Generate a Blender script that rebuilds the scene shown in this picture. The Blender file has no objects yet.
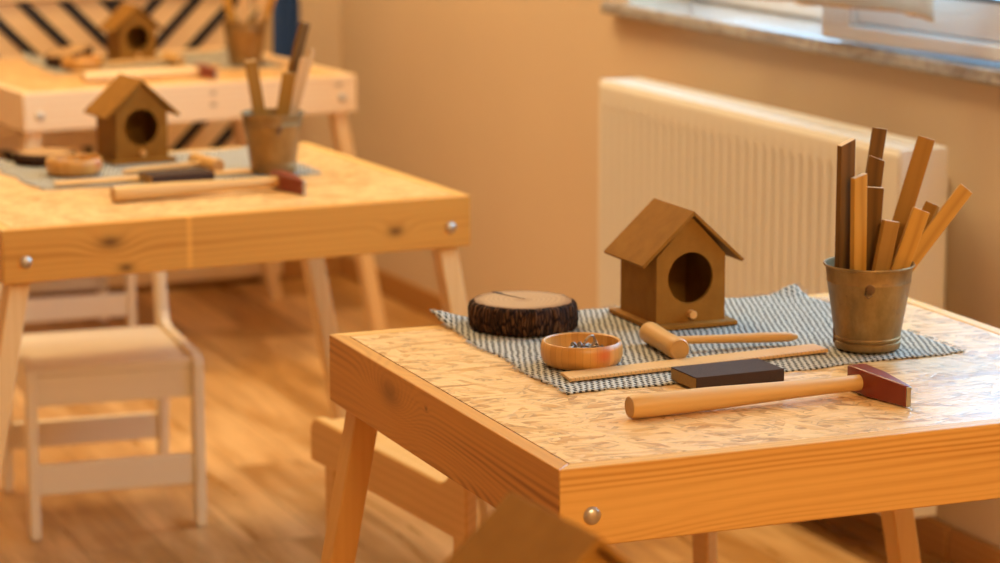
import bpy, bmesh, math, random
from mathutils import Vector, Matrix
random.seed(7)
S = bpy.context.scene
COL = S.collection
PI = math.pi
# ------------------------------------------------------------------ node helpers
class NT:
    def __init__(s, name, rough=.5, spec=.5, metal=0.0, coat=0.0):
        s.m = bpy.data.materials.new(name); s.m.use_nodes = True
        s.t = s.m.node_tree; s.n = s.t.nodes; s.l = s.t.links
        s.b = s.n['Principled BSDF']
        s.b.inputs['Roughness'].default_value = rough
        s.b.inputs['Specular IOR Level'].default_value = spec
        s.b.inputs['Metallic'].default_value = metal
        if coat:
            s.b.inputs['Coat Weight'].default_value = coat
            s.b.inputs['Coat Roughness'].default_value = .22
    def put(s, sock, v):
        if hasattr(v, 'is_output') or isinstance(v, bpy.types.NodeSocket): s.l.new(v, sock)
        else: sock.default_value = v
    def M(s, op, a, b=0.0, c=None, clamp=False):
        n = s.n.new('ShaderNodeMath'); n.operation = op; n.use_clamp = clamp
        s.put(n.inputs[0], a); s.put(n.inputs[1], b)
        if c is not None: s.put(n.inputs[2], c)
        return n.outputs[0]
    def xyz(s, v):
        n = s.n.new('ShaderNodeSeparateXYZ'); s.put(n.inputs[0], v); return n.outputs
    def vec(s, x, y, z):
        n = s.n.new('ShaderNodeCombineXYZ')
        for k, v in enumerate((x, y, z)): s.put(n.inputs[k], v)
        return n.outputs[0]
    def obj(s):
        return s.n.new('ShaderNodeTexCoord').outputs['Object']
    def noise(s, v, scale=1.0, det=2.0, rough=.5, dist=0.0):
        n = s.n.new('ShaderNodeTexNoise'); s.put(n.inputs['Vector'], v)
        n.inputs['Scale'].default_value = scale; n.inputs['Detail'].default_value = det
        n.inputs['Roughness'].default_value = rough; n.inputs['Distortion'].default_value = dist
        return n.outputs['Fac']
    def voro(s, v, scale=1.0, feature='F1', out='Color'):
        n = s.n.new('ShaderNodeTexVoronoi'); n.feature = feature; s.put(n.inputs['Vector'], v)
        n.inputs['Scale'].default_value = scale
        return n.outputs[out]
    def mix(s, f, a, b):
        n = s.n.new('ShaderNodeMix'); n.data_type = 'RGBA'
        s.put(n.inputs['Factor'], f)
        for k, v in ((6, a), (7, b)):
            if isinstance(v, tuple) and len(v) == 3: v = deepen(v) + (1,)
            s.put(n.inputs[k], v)
        return n.outputs[2]
    def ramp(s, f, stops):
        n = s.n.new('ShaderNodeValToRGB'); s.put(n.inputs[0], f)
        e = n.color_ramp.elements
        while len(e) < len(stops): e.new(.5)
        for k, (p, c) in enumerate(stops): e[k].position = p; e[k].color = deepen(c) + (1,)
        return n.outputs[0]
    def bump(s, h, strength=.3, dist=.001):
        n = s.n.new('ShaderNodeBump'); n.inputs['Strength'].default_value = strength
        n.inputs['Distance'].default_value = dist; s.put(n.inputs['Height'], h)
        s.l.new(n.outputs[0], s.b.inputs['Normal'])
    def color(s, c):
        if isinstance(c, tuple) and len(c) == 3: c = c + (1,)
        s.put(s.b.inputs['Base Color'], c)
    def smooth(s, v, lo, hi):
        n = s.n.new('ShaderNodeMapRange'); n.interpolation_type = 'SMOOTHSTEP'
        s.put(n.inputs[0], v); n.inputs[1].default_value = lo; n.inputs[2].default_value = hi
        return n.outputs[0]

def deepen(c, g=1.2):
    return tuple(x ** g for x in c[:3])
def plain(name, col, rough=.5, metal=0.0, var=.12, scale=30, spec=.5):
    t = NT(name, rough, spec, metal)
    f = t.noise(t.obj(), scale, 3)
    d = tuple(c * (1 - var) for c in col); u = tuple(min(1, c * (1 + var)) for c in col)
    t.color(t.mix(f, d, u)); return t.m

def pine(name, light, dark, axis='x', knots=(), period=.008, amp=.012, seed=0.0, rough=.42, contrast=.6, streak=None, spec=.4):
    """planed softwood: growth rings along the board that bend round knots"""
    t = NT(name, rough, spec)
    o = t.xyz(t.obj())
    if axis == 'x': u = o[0]; v = t.M('ADD', o[2], t.M('MULTIPLY', o[1], .7))
    elif axis == 'y': u = o[1]; v = t.M('ADD', o[2], t.M('MULTIPLY', o[0], .7))
    else: u = o[2]; v = t.M('ADD', o[0], t.M('MULTIPLY', o[1], .7))
    n1 = t.noise(t.vec(t.M('MULTIPLY', u, 3.0), t.M('MULTIPLY', v, 9.0), seed), 1, 2)
    n2 = t.noise(t.vec(t.M('MULTIPLY', u, .8), t.M('MULTIPLY', v, 30.0), seed + 30), 1, 1)
    g = t.M('ADD', v, t.M('MULTIPLY', n1, amp)); g = t.M('ADD', g, t.M('MULTIPLY', n2, .022))
    core = None
    vz = o[2]
    for (ku, kv, a, su, sv, *cs) in knots:
        du = t.M('DIVIDE', t.M('SUBTRACT', u, ku), su); dv = t.M('DIVIDE', t.M('SUBTRACT', vz, kv), sv)
        r2 = t.M('ADD', t.M('MULTIPLY', du, du), t.M('MULTIPLY', dv, dv))
        g = t.M('ADD', g, t.M('MULTIPLY', t.M('EXPONENT', t.M('MULTIPLY', r2, -1.0)), a))
        k = t.M('MULTIPLY', t.M('EXPONENT', t.M('MULTIPLY', r2, -4.5)), cs[0] if cs else 1.0)
        core = k if core is None else t.M('MAXIMUM', core, k)
    ring = t.M('MULTIPLY_ADD', t.M('SINE', t.M('MULTIPLY', g, 2 * PI / period)), .5, .5)
    ring = t.M('POWER', ring, 1.6)
    fade = t.smooth(t.noise(t.vec(t.M('MULTIPLY', u, 1.2), t.M('MULTIPLY', v, 22.0), seed + 21), 1, 1), .32, .68)
    ring = t.M('MULTIPLY', ring, t.M('MULTIPLY_ADD', fade, .85, .15))
    st = t.noise(t.vec(t.M('MULTIPLY', u, 6.0), t.M('MULTIPLY', v, 420.0), seed + 3), 1, 2)
    big = t.noise(t.vec(t.M('MULTIPLY', u, 1.6), t.M('MULTIPLY', v, 14.0), seed + 9), 1, 2)
    f = t.M('ADD', t.M('MULTIPLY', ring, .62), t.M('MULTIPLY', st, .38))
    f = t.M('MULTIPLY', f, t.M('MULTIPLY_ADD', big, 1.2, .35))
    f = t.M('MULTIPLY', f, contrast, clamp=True)
    c = t.mix(f, light, dark)
    if core is not None: c = t.mix(t.M('MULTIPLY', core, .85), c, tuple(x * .30 for x in dark))
    if streak is not None:
        s_ = t.M('SUBTRACT', 1.0, t.smooth(t.M('ABSOLUTE', t.M('SUBTRACT', u, streak)), .002, .006))
        c = t.mix(t.M('MULTIPLY', s_, .5), c, tuple(min(1, x * 1.25) for x in light))
    t.color(c); t.bump(f, .08, .0006)
    return t.m

def osb(name, pale=(.86, .575, .275), mid=(.70, .40, .14), deep=(.48, .225, .052)):
    """pressed strand board: layers of long flakes lying at all angles under a satin varnish"""
    t = NT(name, .36, .5, 0, .25)
    o = t.obj(); p = t.xyz(o)
    warp = t.noise(t.vec(p[0], p[1], 0.0), 14, 2)
    val = None; edge = None
    for k, (ang, lx, ly) in enumerate(((.15, .055, .010), (.9, .045, .009), (-.55, .060, .011), (2.0, .040, .008), (-.05, .05, .007))):
        ca, sa = math.cos(ang), math.sin(ang)
        x = t.M('ADD', t.M('MULTIPLY', p[0], ca), t.M('MULTIPLY', p[1], sa))
        y = t.M('SUBTRACT', t.M('MULTIPLY', p[1], ca), t.M('MULTIPLY', p[0], sa))
        y = t.M('ADD', y, t.M('MULTIPLY', warp, .022))
        v = t.vec(t.M('DIVIDE', x, lx), t.M('DIVIDE', y, ly), k * 7.3)
        c = t.xyz(t.voro(v))
        d = t.voro(v, 1, 'DISTANCE_TO_EDGE', 'Distance')
        if val is None: val = c[0]; edge = d
        else:
            m = t.M('GREATER_THAN', c[1], .62)
            val = t.M('ADD', t.M('MULTIPLY', val, t.M('SUBTRACT', 1.0, m)), t.M('MULTIPLY', c[0], m))
            edge = t.M('ADD', t.M('MULTIPLY', edge, t.M('SUBTRACT', 1.0, m)), t.M('MULTIPLY', d, m))
    fib = t.noise(t.vec(t.M('MULTIPLY', p[0], 60), t.M('MULTIPLY', p[1], 320), warp), 1, 3)
    val = t.M('ADD', t.M('MULTIPLY', val, .80), t.M('MULTIPLY', fib, .26))
    col = t.ramp(val, [(.06, deep), (.24, mid), (.46, pale), (.60, tuple(min(1, c * 1.07) for c in pale)), (.80, pale), (1.0, mid)])
    patch = t.smooth(t.noise(t.vec(p[0], p[1], 4.0), 38, 3, .6), .46, .62)
    dark = t.M('MULTIPLY', t.M('SUBTRACT', 1.0, t.smooth(edge, .0, .16)), patch)
    col = t.mix(t.M('MULTIPLY', dark, .66), col, tuple(c * .62 for c in deep))
    t.color(col)
    t.bump(t.M('ADD', val, t.M('MULTIPLY', t.smooth(edge, 0, .14), .8)), .32, .0012)
    return t.m

# ------------------------------------------------------------------ mesh helpers
class MB:
    def __init__(s): s.bm = bmesh.new()
    def box(s, lo, hi, mat=None, mi=0):
        lo, hi = Vector(lo), Vector(hi); c = (lo + hi) / 2; d = hi - lo
        r = bmesh.ops.create_cube(s.bm, size=1)
        M_ = Matrix.Translation(c) @ Matrix.Diagonal((*d, 1))
        if mat is not None: M_ = mat @ M_
        bmesh.ops.transform(s.bm, matrix=M_, verts=r['verts'])
        return s
    def bar(s, a, b, w, t, up=(0, 0, 1), yaw=0.0, endmat=None, slant=0.0):
        """rectangular bar from a to b, w wide and t thick"""
        a, b = Vector(a), Vector(b); z = (b - a).normalized()
        x = Vector(up).cross(z)
        if x.length < 1e-4: x = Vector((1, 0, 0))
        x.normalize(); y = z.cross(x)
        if yaw: R = Matrix.Rotation(yaw, 3, z); x = R @ x; y = R @ y
        vs = []
        for e, p in enumerate((a, b)):
            for sx, sy in ((-1, -1), (1, -1), (1, 1), (-1, 1)):
                vs.append(s.bm.verts.new(p + x * sx * w / 2 + y * sy * t / 2 + (z * slant * sx if e else z * 0)))
        for i, f in enumerate(((3, 2, 1, 0), (4, 5, 6, 7), (0, 1, 5, 4), (1, 2, 6, 5), (2, 3, 7, 6), (3, 0, 4, 7))):
            fc = s.bm.faces.new([vs[k] for k in f])
            if i == 1 and endmat is not None: fc.material_index = endmat
        return s
    def prism(s, pts, vec, mi=0):
        vec = Vector(vec)
        a = [s.bm.verts.new(Vector(p)) for p in pts]; b = [s.bm.verts.new(Vector(p) + vec) for p in pts]
        n = len(a); fs = [s.bm.faces.new(a[::-1]), s.bm.faces.new(b)]
        for i in range(n): fs.append(s.bm.faces.new((a[i], a[(i + 1) % n], b[(i + 1) % n], b[i])))
        for f in fs: f.material_index = mi
        return s
    def lathe(s, prof, seg=48, mat=None, rfun=None, cap=True):
        rings = []
        for (r, z) in prof:
            ring = []
            for k in range(seg):
                a = 2 * PI * k / seg; rr = r * (rfun(a, z) if rfun else 1)
                v = Vector((rr * math.cos(a), rr * math.sin(a), z))
                ring.append(s.bm.verts.new(mat @ v if mat is not None else v))
            rings.append(ring)
        for i in range(len(rings) - 1):
            for k in range(seg):
                k2 = (k + 1) % seg
                s.bm.faces.new((rings[i][k], rings[i][k2], rings[i + 1][k2], rings[i + 1][k]))
        if cap:
            s.bm.faces.new(rings[0][::-1]); s.bm.faces.new(rings[-1])
        return s
    def rod(s, a, b, r0, r1=None, seg=20, prof=None):
        a, b = Vector(a), Vector(b); r1 = r0 if r1 is None else r1
        q = (b - a).to_track_quat('Z', 'Y').to_matrix().to_4x4(); L = (b - a).length
        pr_ = [(r * 1.0, z * L) for (z, r) in prof] if prof else [(r0 * .9, 0), (r0, r0 * .08), (r1, L - r1 * .08), (r1 * .9, L)]
        return s.lathe(pr_, seg, Matrix.Translation(a) @ q)
    def tube(s, pts, r, seg=8):
        pts = [Vector(p) for p in pts]; rings = []
        for i, p in enumerate(pts):
            d = (pts[min(i + 1, len(pts) - 1)] - pts[max(i - 1, 0)]).normalized()
            q = d.to_track_quat('Z', 'Y')
            rings.append([s.bm.verts.new(p + q @ Vector((r * math.cos(2 * PI * k / seg), r * math.sin(2 * PI * k / seg), 0))) for k in range(seg)])
        for i in range(len(rings) - 1):
            for k in range(seg):
                s.bm.faces.new((rings[i][k], rings[i][(k + 1) % seg], rings[i + 1][(k + 1) % seg], rings[i + 1][k]))
        s.bm.faces.new(rings[0][::-1]); s.bm.faces.new(rings[-1]); return s
    def build(s, name, mats, parent=None, bevel=0.0, smooth=35, seg=2):
        bmesh.ops.recalc_face_normals(s.bm, faces=s.bm.faces)
        me = bpy.data.meshes.new(name); s.bm.to_mesh(me); s.bm.free()
        for m in (mats if isinstance(mats, (list, tuple)) else [mats]): me.materials.append(m)
        if smooth:
            me.shade_smooth(); me.set_sharp_from_angle(angle=math.radians(smooth))
        o = bpy.data.objects.new(name, me); COL.objects.link(o)
        if parent is not None: o.parent = parent
        if bevel:
            b = o.modifiers.new('bevel', 'BEVEL'); b.width = bevel; b.segments = seg; b.limit_method = 'ANGLE'; b.angle_limit = math.radians(40)
        return o

def tag(o, label, cat, group=None, kind=None):
    o['label'] = label; o['category'] = cat
    if group: o['group'] = group
    if kind: o['kind'] = kind
    return o
def thing(name, label, cat, loc=(0, 0, 0), rz=0.0, group=None):
    o = bpy.data.objects.new(name, None); COL.objects.link(o); o.empty_display_size = .05
    o.location = loc; o.rotation_euler = (0, 0, rz)
    return tag(o, label, cat, group)
def struct(name, mb, mats, **k):
    o = mb.build(name, mats, **k); o['kind'] = 'structure'; return o
def dup(root, label, loc=None, rz=None, parent=None, mat=None):
    c = root.copy(); COL.objects.link(c)
    c.parent = parent
    if label: c['label'] = label
    if loc is not None: c.location = loc
    if rz is not None: c.rotation_euler = (c.rotation_euler[0], c.rotation_euler[1], rz)
    for ch in list(root.children):
        d = dup(ch, None, parent=c)
    return c

# ------------------------------------------------------------------ materials
M = {}
AL, AD = (.84, .53, .185), (.60, .29, .065)
M['osb'] = osb('strand_board')
M['apron_front'] = pine('pine_front_board', AL, AD, 'x', [(.02, .47, .03, .12, .05, 0.0)], .0062, .010, 1.0, contrast=1.05)
M['apron_left'] = pine('pine_left_board', (.76, .40, .105), (.40, .165, .026), 'y', [(.435, .545, .075, .060, .026, .62), (.33, .552, .010, .008, .005, .7), (.30, .500, -.045, .15, .03, 0.0)], .0090, .010, 5.0, contrast=1.25)
M['apron_plain_x'] = pine('pine_board_long', AL, AD, 'x', [], .009, .014, 12.0)
M['apron_plain_y'] = pine('pine_board_cross', AL, AD, 'y', [], .009, .014, 17.0)
M['apron_knotty'] = pine('pine_knotty_board', (.78, .415, .095), (.52, .21, .028), 'x', [(.150, .543, .022, .036, .018), (.172, .506, .014, .024, .014), (.575, .526, .018, .026, .016)], .010, .014, 23.0, contrast=.7, streak=.264)
M['apron_pale'] = pine('pale_pine_board', (.97, .78, .54), (.86, .58, .32), 'x', [(.385, .550, .010, .014, .007), (.385, .527, .012, .014, .008), (.655, .552, .012, .018, .008)], .012, .012, 31.0, contrast=.7)
M['leg'] = pine('pine_leg', (.78, .46, .15), (.58, .28, .06), 'z', [], .011, .010, 41.0)
M['leg_pale'] = pine('pale_pine_leg', (.92, .70, .42), (.78, .50, .22), 'z', [], .012, .010, 47.0)
M['leg_mid'] = pine('light_pine_leg', (.90, .65, .34), (.74, .45, .17), 'z', [], .012, .010, 44.0)
M['bolt'] = plain('zinc_bolt', (.62, .58, .52), .32, .9, .08, 200)
M['birch'] = pine('whitened_birch', (.93, .81, .63), (.84, .69, .49), 'x', [], .03, .03, 51.0, rough=.38, contrast=.3)
M['birch_z'] = pine('whitened_birch_upright', (.93, .81, .63), (.84, .69, .49), 'z', [], .03, .03, 53.0, rough=.38, contrast=.3)
M['pine_rail'] = pine('pine_chair_board', (.80, .50, .20), (.62, .34, .10), 'x', [], .014, .02, 55.0, contrast=.5)
M['pine_post'] = pine('pine_chair_side', (.80, .50, .20), (.62, .34, .10), 'y', [], .014, .02, 57.0, contrast=.5)
t = NT('brown_fibreboard', .7, .12)
f = t.M('ADD', t.M('MULTIPLY', t.noise(t.obj(), 55, 4), .6), t.M('MULTIPLY', t.noise(t.obj(), 900, 2), .4))
t.color(t.ramp(f, [(.25, (.300, .148, .029)), (.75, (.430, .222, .048))])); M['mdf'] = t.m
M['mdf_edge'] = plain('fibreboard_edge', (.42, .22, .07), .6, 0, .15, 80)
M['dowel'] = pine('pale_dowel', (.82, .50, .20), (.66, .36, .12), 'x', [], .012, .01, 61.0, contrast=.5)
M['handle'] = pine('beech_handle', (.74, .47, .19), (.60, .34, .11), 'x', [], .010, .012, 67.0, rough=.4, contrast=.6)
M['handle_pale'] = pine('pale_beech_handle', (.90, .68, .40), (.80, .54, .28), 'x', [], .010, .012, 68.0, rough=.4, contrast=.5)
M['mallet'] = pine('turned_beech', (.68, .41, .15), (.54, .29, .09), 'y', [], .010, .012, 71.0, rough=.45, contrast=.5)
M['end_grain'] = plain('beech_end_grain', (.56, .34, .13), .6, 0, .12, 120)
t = NT('red_lacquer', .35, .5, 0, .3)
t.color(t.mix(t.noise(t.obj(), 60, 3), (.20, .022, .008), (.30, .040, .014))); M['red'] = t.m
M['steel'] = plain('worn_steel', (.55, .50, .42), .35, 1.0, .15, 150)
M['nail'] = plain('nail_steel', (.36, .32, .29), .38, .8, .15, 150)
t = NT('bucket_metal', .42, .4, .62)
o = t.obj(); p = t.xyz(o)
f = t.noise(t.vec(t.M('MULTIPLY', p[0], 1.0), p[1], t.M('MULTIPLY', p[2], .6)), 40, 5, .65)
spot = t.M('GREATER_THAN', t.noise(o, 130, 2), .70)
c = t.ramp(f, [(.3, (.28, .180, .075)), (.55, (.40, .265, .115)), (.75, (.50, .345, .165))])
t.color(t.mix(t.M('MULTIPLY', spot, .35), c, (.25, .16, .08)))
t.put(t.b.inputs['Roughness'], t.M('MULTIPLY_ADD', f, .3, .30)); M['bucket'] = t.m
M['lug'] = plain('dark_lug', (.22, .14, .08), .4, .8, .2, 200)
for k, (l, d) in dict(stick_dark=((.26, .135, .032), (.11, .050, .012)), stick_gold=((.66, .37, .080), (.42, .20, .036)), stick_mid=((.47, .25, .052), (.25, .118, .022)), stick_pale=((.78, .52, .28), (.60, .36, .16))).items():
    M[k] = pine(k, l, d, 'z', [], .011, .03, len(k) * 3.1, rough=.55, contrast=1.1, spec=.2)
M['stick_end'] = plain('stick_end', (.80, .58, .34), .6, 0, .12, 200)
# checked mat
t = NT('checked_weave', .8, .2)
p = t.xyz(t.obj()); cell = .0034
wob = t.noise(t.obj(), 60, 2)
x = t.M('ADD', t.M('DIVIDE', p[0], cell), t.M('MULTIPLY', wob, 1.1)); y = t.M('ADD', t.M('DIVIDE', p[1], cell * 2.6), t.M('MULTIPLY', t.noise(t.vec(p[1], p[0], 3.0), 55, 2), 1.1))
sx = t.M('SINE', t.M('MULTIPLY', x, PI)); sy = t.M('SINE', t.M('MULTIPLY', y, PI))
w = t.smooth(t.M('MULTIPLY', sx, sy), -.34, .10)
t.color(t.mix(w, (.050, .042, .036), (.60, .565, .49))); t.bump(t.M('ADD', w, t.M('ABSOLUTE', sx)), .5, .0008); M['mat'] = t.m
M['thread'] = plain('mat_thread', (.50, .46, .40), .9, 0, .6, 500)
# bowl of bamboo strips
t = NT('bamboo', .4, .5, 0, .15)
p = t.xyz(t.obj()); ang = t.M('ARCTAN2', p[1], p[0])
cellid = t.M('FLOOR', t.M('MULTIPLY', ang, 5.6)); rnd = t.M('FRACT', t.M('MULTIPLY', t.M('SINE', t.M('MULTIPLY', cellid, 12.9898)), 43758.5))
fr = t.M('FRACT', t.M('MULTIPLY', ang, 5.6)); jn = t.M('LESS_THAN', fr, .05)
st = t.noise(t.vec(t.M('MULTIPLY', ang, 40.0), t.M('MULTIPLY', p[2], 30.0), 0.0), 1, 2)
c = t.mix(t.M('ADD', t.M('MULTIPLY', rnd, .6), t.M('MULTIPLY', st, .4)), (.74, .42, .12), (.56, .27, .055))
c = t.mix(t.M('MULTIPLY', jn, .5), c, (.34, .15, .03))
dr = t.M('ADD', t.M('POWER', t.M('DIVIDE', t.M('SUBTRACT', ang, -1.42), .24), 2.0), t.M('POWER', t.M('DIVIDE', t.M('SUBTRACT', p[2], .016), .008), 2.0))
c = t.mix(t.M('MULTIPLY', t.M('EXPONENT', t.M('MULTIPLY', dr, -1.0)), .6), c, (.70, .10, .035))
t.color(c); M['bamboo'] = t.m
# log slice
t = NT('bark', .85, .2)
p = t.xyz(t.obj()); ang = t.M('ARCTAN2', p[1], p[0])
v = t.vec(t.M('MULTIPLY', ang, 11.0), t.M('MULTIPLY', p[2], 45.0), t.noise(t.obj(), 40, 2))
f = t.noise(v, 1, 4, .6); d = t.voro(v, 1.4, 'DISTANCE_TO_EDGE', 'Distance')
f = t.M('MULTIPLY', f, t.M('MULTIPLY_ADD', t.smooth(d, 0, .2), .7, .4))
t.color(t.ramp(f, [(.20, (.022, .010, .005)), (.48, (.090, .040, .017)), (.75, (.24, .125, .060))])); t.bump(f, .8, .004); M['bark'] = t.m
t = NT('sawn_face', .6, .3)
p = t.xyz(t.obj()); r = t.M('SQRT', t.M('ADD', t.M('MULTIPLY', p[0], p[0]), t.M('MULTIPLY', p[1], p[1])))
r = t.M('ADD', r, t.M('MULTIPLY', t.noise(t.obj(), 30, 2), .012))
rg = t.M('MULTIPLY_ADD', t.M('SINE', t.M('MULTIPLY', r, 2 * PI / .0052)), .5, .5)
c = t.mix(t.M('MULTIPLY', rg, .55), (.56, .36, .18), (.43, .25, .11))
c = t.mix(t.smooth(r, .046, .060), c, (.34, .18, .07)); c = t.mix(t.M('SUBTRACT', 1.0, t.smooth(r, .006, .022)), c, (.42, .24, .10))
t.color(c); M['sawn'] = t.m
M['crack'] = plain('dry_crack', (.05, .025, .012), .9)
M['foam'] = plain('sanding_foam', (.36, .235, .085), .85, 0, .2, 300)
t = NT('sandpaper', .8, .25); f = t.noise(t.obj(), 1800, 2)
t.color(t.ramp(f, [(.3, (.045, .026, .020)), (.75, (.14, .085, .062))])); t.bump(f, .5, .0004); M['grit'] = t.m
# ruler with printed ticks
t = NT('ruler_wood', .45, .4)
p = t.xyz(t.obj())
st = t.noise(t.vec(t.M('MULTIPLY', p[0], 5.0), t.M('MULTIPLY', p[1], 300.0), 2.0), 1, 2)
c = t.mix(st, (.80, .53, .25), (.66, .40, .16))
fx = t.M('FRACT', t.M('MULTIPLY', p[0], 200.0)); long_ = t.M('LESS_THAN', t.M('FRACT', t.M('MULTIPLY', p[0], 40.0)), .2)
tick = t.M('MULTIPLY', t.M('LESS_THAN', fx, .22), t.M('LESS_THAN', p[1], t.M('MULTIPLY_ADD', long_, .003, -.0105)))
tick = t.M('MULTIPLY', tick, t.M('GREATER_THAN', p[2], .0015))
t.color(t.mix(t.M('MULTIPLY', tick, .4), c, (.22, .11, .04))); M['ruler'] = t.m
# room
t = NT('peach_wall_paint', .7, .3); f = t.noise(t.obj(), 220, 3); g = t.noise(t.obj(), 3, 3)
t.color(t.mix(g, (.685, .535, .375), (.735, .58, .41))); t.bump(f, .12, .001); M['wall'] = t.m
M['ceiling'] = plain('ceiling_paint', (.80, .75, .68), .8, 0, .03, 4)
t = NT('floor_planks', .30, .5)
p = t.xyz(t.obj()); pw, pl = .12, .9
row = t.M('FLOOR', t.M('DIVIDE', p[0], pw)); off = t.M('FRACT', t.M('MULTIPLY', t.M('SINE', t.M('MULTIPLY', row, 12.9898)), 43758.5))
yy = t.M('ADD', t.M('DIVIDE', p[1], pl), off); ci = t.M('FLOOR', yy)
rnd = t.M('FRACT', t.M('MULTIPLY', t.M('SINE', t.M('ADD', t.M('MULTIPLY', row, 78.233), t.M('MULTIPLY', ci, 37.719))), 43758.5))
fx = t.M('FRACT', t.M('DIVIDE', p[0], pw)); fy = t.M('FRACT', yy)
jn = t.M('MAXIMUM', t.M('LESS_THAN', fx, .018), t.M('LESS_THAN', fy, .003))
gr = t.noise(t.vec(t.M('MULTIPLY', p[0], 26.0), t.M('MULTIPLY', p[1], 2.2), t.M('MULTIPLY', rnd, 30.0)), 1, 4, .6, .8)
kn = t.noise(t.vec(t.M('MULTIPLY', p[0], 9.0), t.M('MULTIPLY', p[1], 3.5), t.M('MULTIPLY', rnd, 11.0)), 1, 2)
f = t.M('ADD', t.M('MULTIPLY', gr, .55), t.M('ADD', t.M('MULTIPLY', rnd, .22), t.M('MULTIPLY', kn, .3)))
c = t.ramp(f, [(.32, (.32, .150, .036)), (.50, (.54, .29, .095)), (.68, (.80, .52, .25))])
t.color(t.mix(t.M('MULTIPLY', jn, .6), c, (.20, .08, .02)))
t.put(t.b.inputs['Roughness'], t.M('MULTIPLY_ADD', gr, .16, .22)); M['floor'] = t.m
M['skirting'] = pine('skirting_wood', (.52, .27, .085), (.38, .17, .045), 'y', [], .012, .02, 81.0, rough=.4)
M['radiator'] = plain('radiator_enamel', (.80, .745, .66), .38, 0, .02, 5)
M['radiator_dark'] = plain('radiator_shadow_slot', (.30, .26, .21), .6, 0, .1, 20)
t = NT('sill_marble', .13, .6); f = t.noise(t.obj(), 26, 5, .65, 1.2)
t.color(t.ramp(f, [(.35, (.30, .27, .25)), (.55, (.46, .44, .43)), (.7, (.58, .57, .56))])); M['sill'] = t.m
M['pvc'] = plain('window_pvc', (.80, .80, .82), .28, 0, .02, 3)
M['gasket'] = plain('window_gasket', (.16, .16, .17), .6)
t = NT('window_glass')
t.n.remove(t.b); tr = t.n.new('ShaderNodeBsdfTransparent'); gl = t.n.new('ShaderNodeBsdfGlossy'); gl.inputs['Roughness'].default_value = .02
mx = t.n.new('ShaderNodeMixShader'); fz = t.n.new('ShaderNodeLayerWeight')
t.l.new(t.M('MULTIPLY_ADD', t.M('POWER', fz.outputs['Facing'], 5.0), .85, .03), mx.inputs[0]); t.l.new(tr.outputs[0], mx.inputs[1]); t.l.new(gl.outputs[0], mx.inputs[2])
t.l.new(mx.outputs[0], t.n['Material Output'].inputs[0]); M['glass'] = t.m
t = NT('linen', .9, .1); f = t.noise(t.obj(), 400, 2)
c = t.mix(f, (.80, .74, .64), (.90, .85, .76)); t.color(c)
tl = t.n.new('ShaderNodeBsdfTranslucent'); t.l.new(c, tl.inputs[0]); mx = t.n.new('ShaderNodeMixShader'); mx.inputs[0].default_value = .45
t.l.new(t.b.outputs[0], mx.inputs[1]); t.l.new(tl.outputs[0], mx.inputs[2]); t.l.new(mx.outputs[0], t.n['Material Output'].inputs[0]); M['linen'] = t.m
M['hem'] = plain('linen_hem', (.62, .44, .26), .9)
M['blue'] = plain('navy_cloth', (.030, .085, .230), .85, 0, .2, 60)
M['panel'] = pine('panel_board', (.84, .62, .38), (.72, .48, .26), 'x', [], .02, .02, 91.0, rough=.5, contrast=.5)
M['strip'] = plain('black_strip', (.022, .014, .014), .55, 0, .2, 40)
M['hook'] = plain('wall_hook', (.5, .48, .45), .3, 1.0)

# ------------------------------------------------------------------ the room
WA = .0307                                                   # the window wall stands a little askew of the tables
WP = Vector((1.198, 1.39, 0))
WR = Matrix.Translation(WP) @ Matrix.Rotation(WA, 4, 'Z')    # wall frame: x outward, y along, z up
WS = WR @ Matrix.Translation((.128, .238, -.024))             # frame of the window parts
def wbox(mb, lo, hi): return mb.box(lo, hi, WR)
def sbox(mb, lo, hi): return mb.box(lo, hi, WS)
ZC, Y1, Y0, XL = 2.6, 2.45, -5.2, -4.2
struct('floor', MB().box((-4.0, -4.4, -.06), (2.0, 4.6, 0)), M['floor'], smooth=0)
struct('ceiling', MB().box((-4.0, -4.4, ZC), (2.0, 4.6, ZC + .06)), M['ceiling'], smooth=0)
w = MB(); oy0, oy1, oz0, oz1 = -1.55, .97, .733, 2.10
wbox(w, (0, Y0, 0), (.22, oy0, ZC)); wbox(w, (0, oy1, 0), (.22, Y1 + .2, ZC)); wbox(w, (0, oy0, 0), (.22, oy1, oz0)); wbox(w, (0, oy0, oz1), (.22, oy1, ZC))
struct('wall_right', w, M['wall'], smooth=0)
struct('wall_back', wbox(MB(), (XL, Y1, 0), (0, Y1 + .12, ZC)), M['wall'], smooth=0)
struct('wall_left', wbox(MB(), (XL - .12, Y0, 0), (XL, Y1 + .12, ZC)), M['wall'], smooth=0)
struct('wall_front', wbox(MB(), (XL, Y0 - .12, 0), (.22, Y0, ZC)), M['wall'], smooth=0)
def skirt(name, lo, hi):
    struct(name, wbox(MB(), lo, hi), M['skirting'], bevel=.003)
skirt('baseboard_right', (-.012, -.128, 0), (0, Y1 - .012, .055)); skirt('trim_1', (-.012, Y0, 0), (0, -.132, .055))
skirt('baseboard_back', (XL, Y1 - .012, 0), (-.0, Y1, .055))

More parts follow.
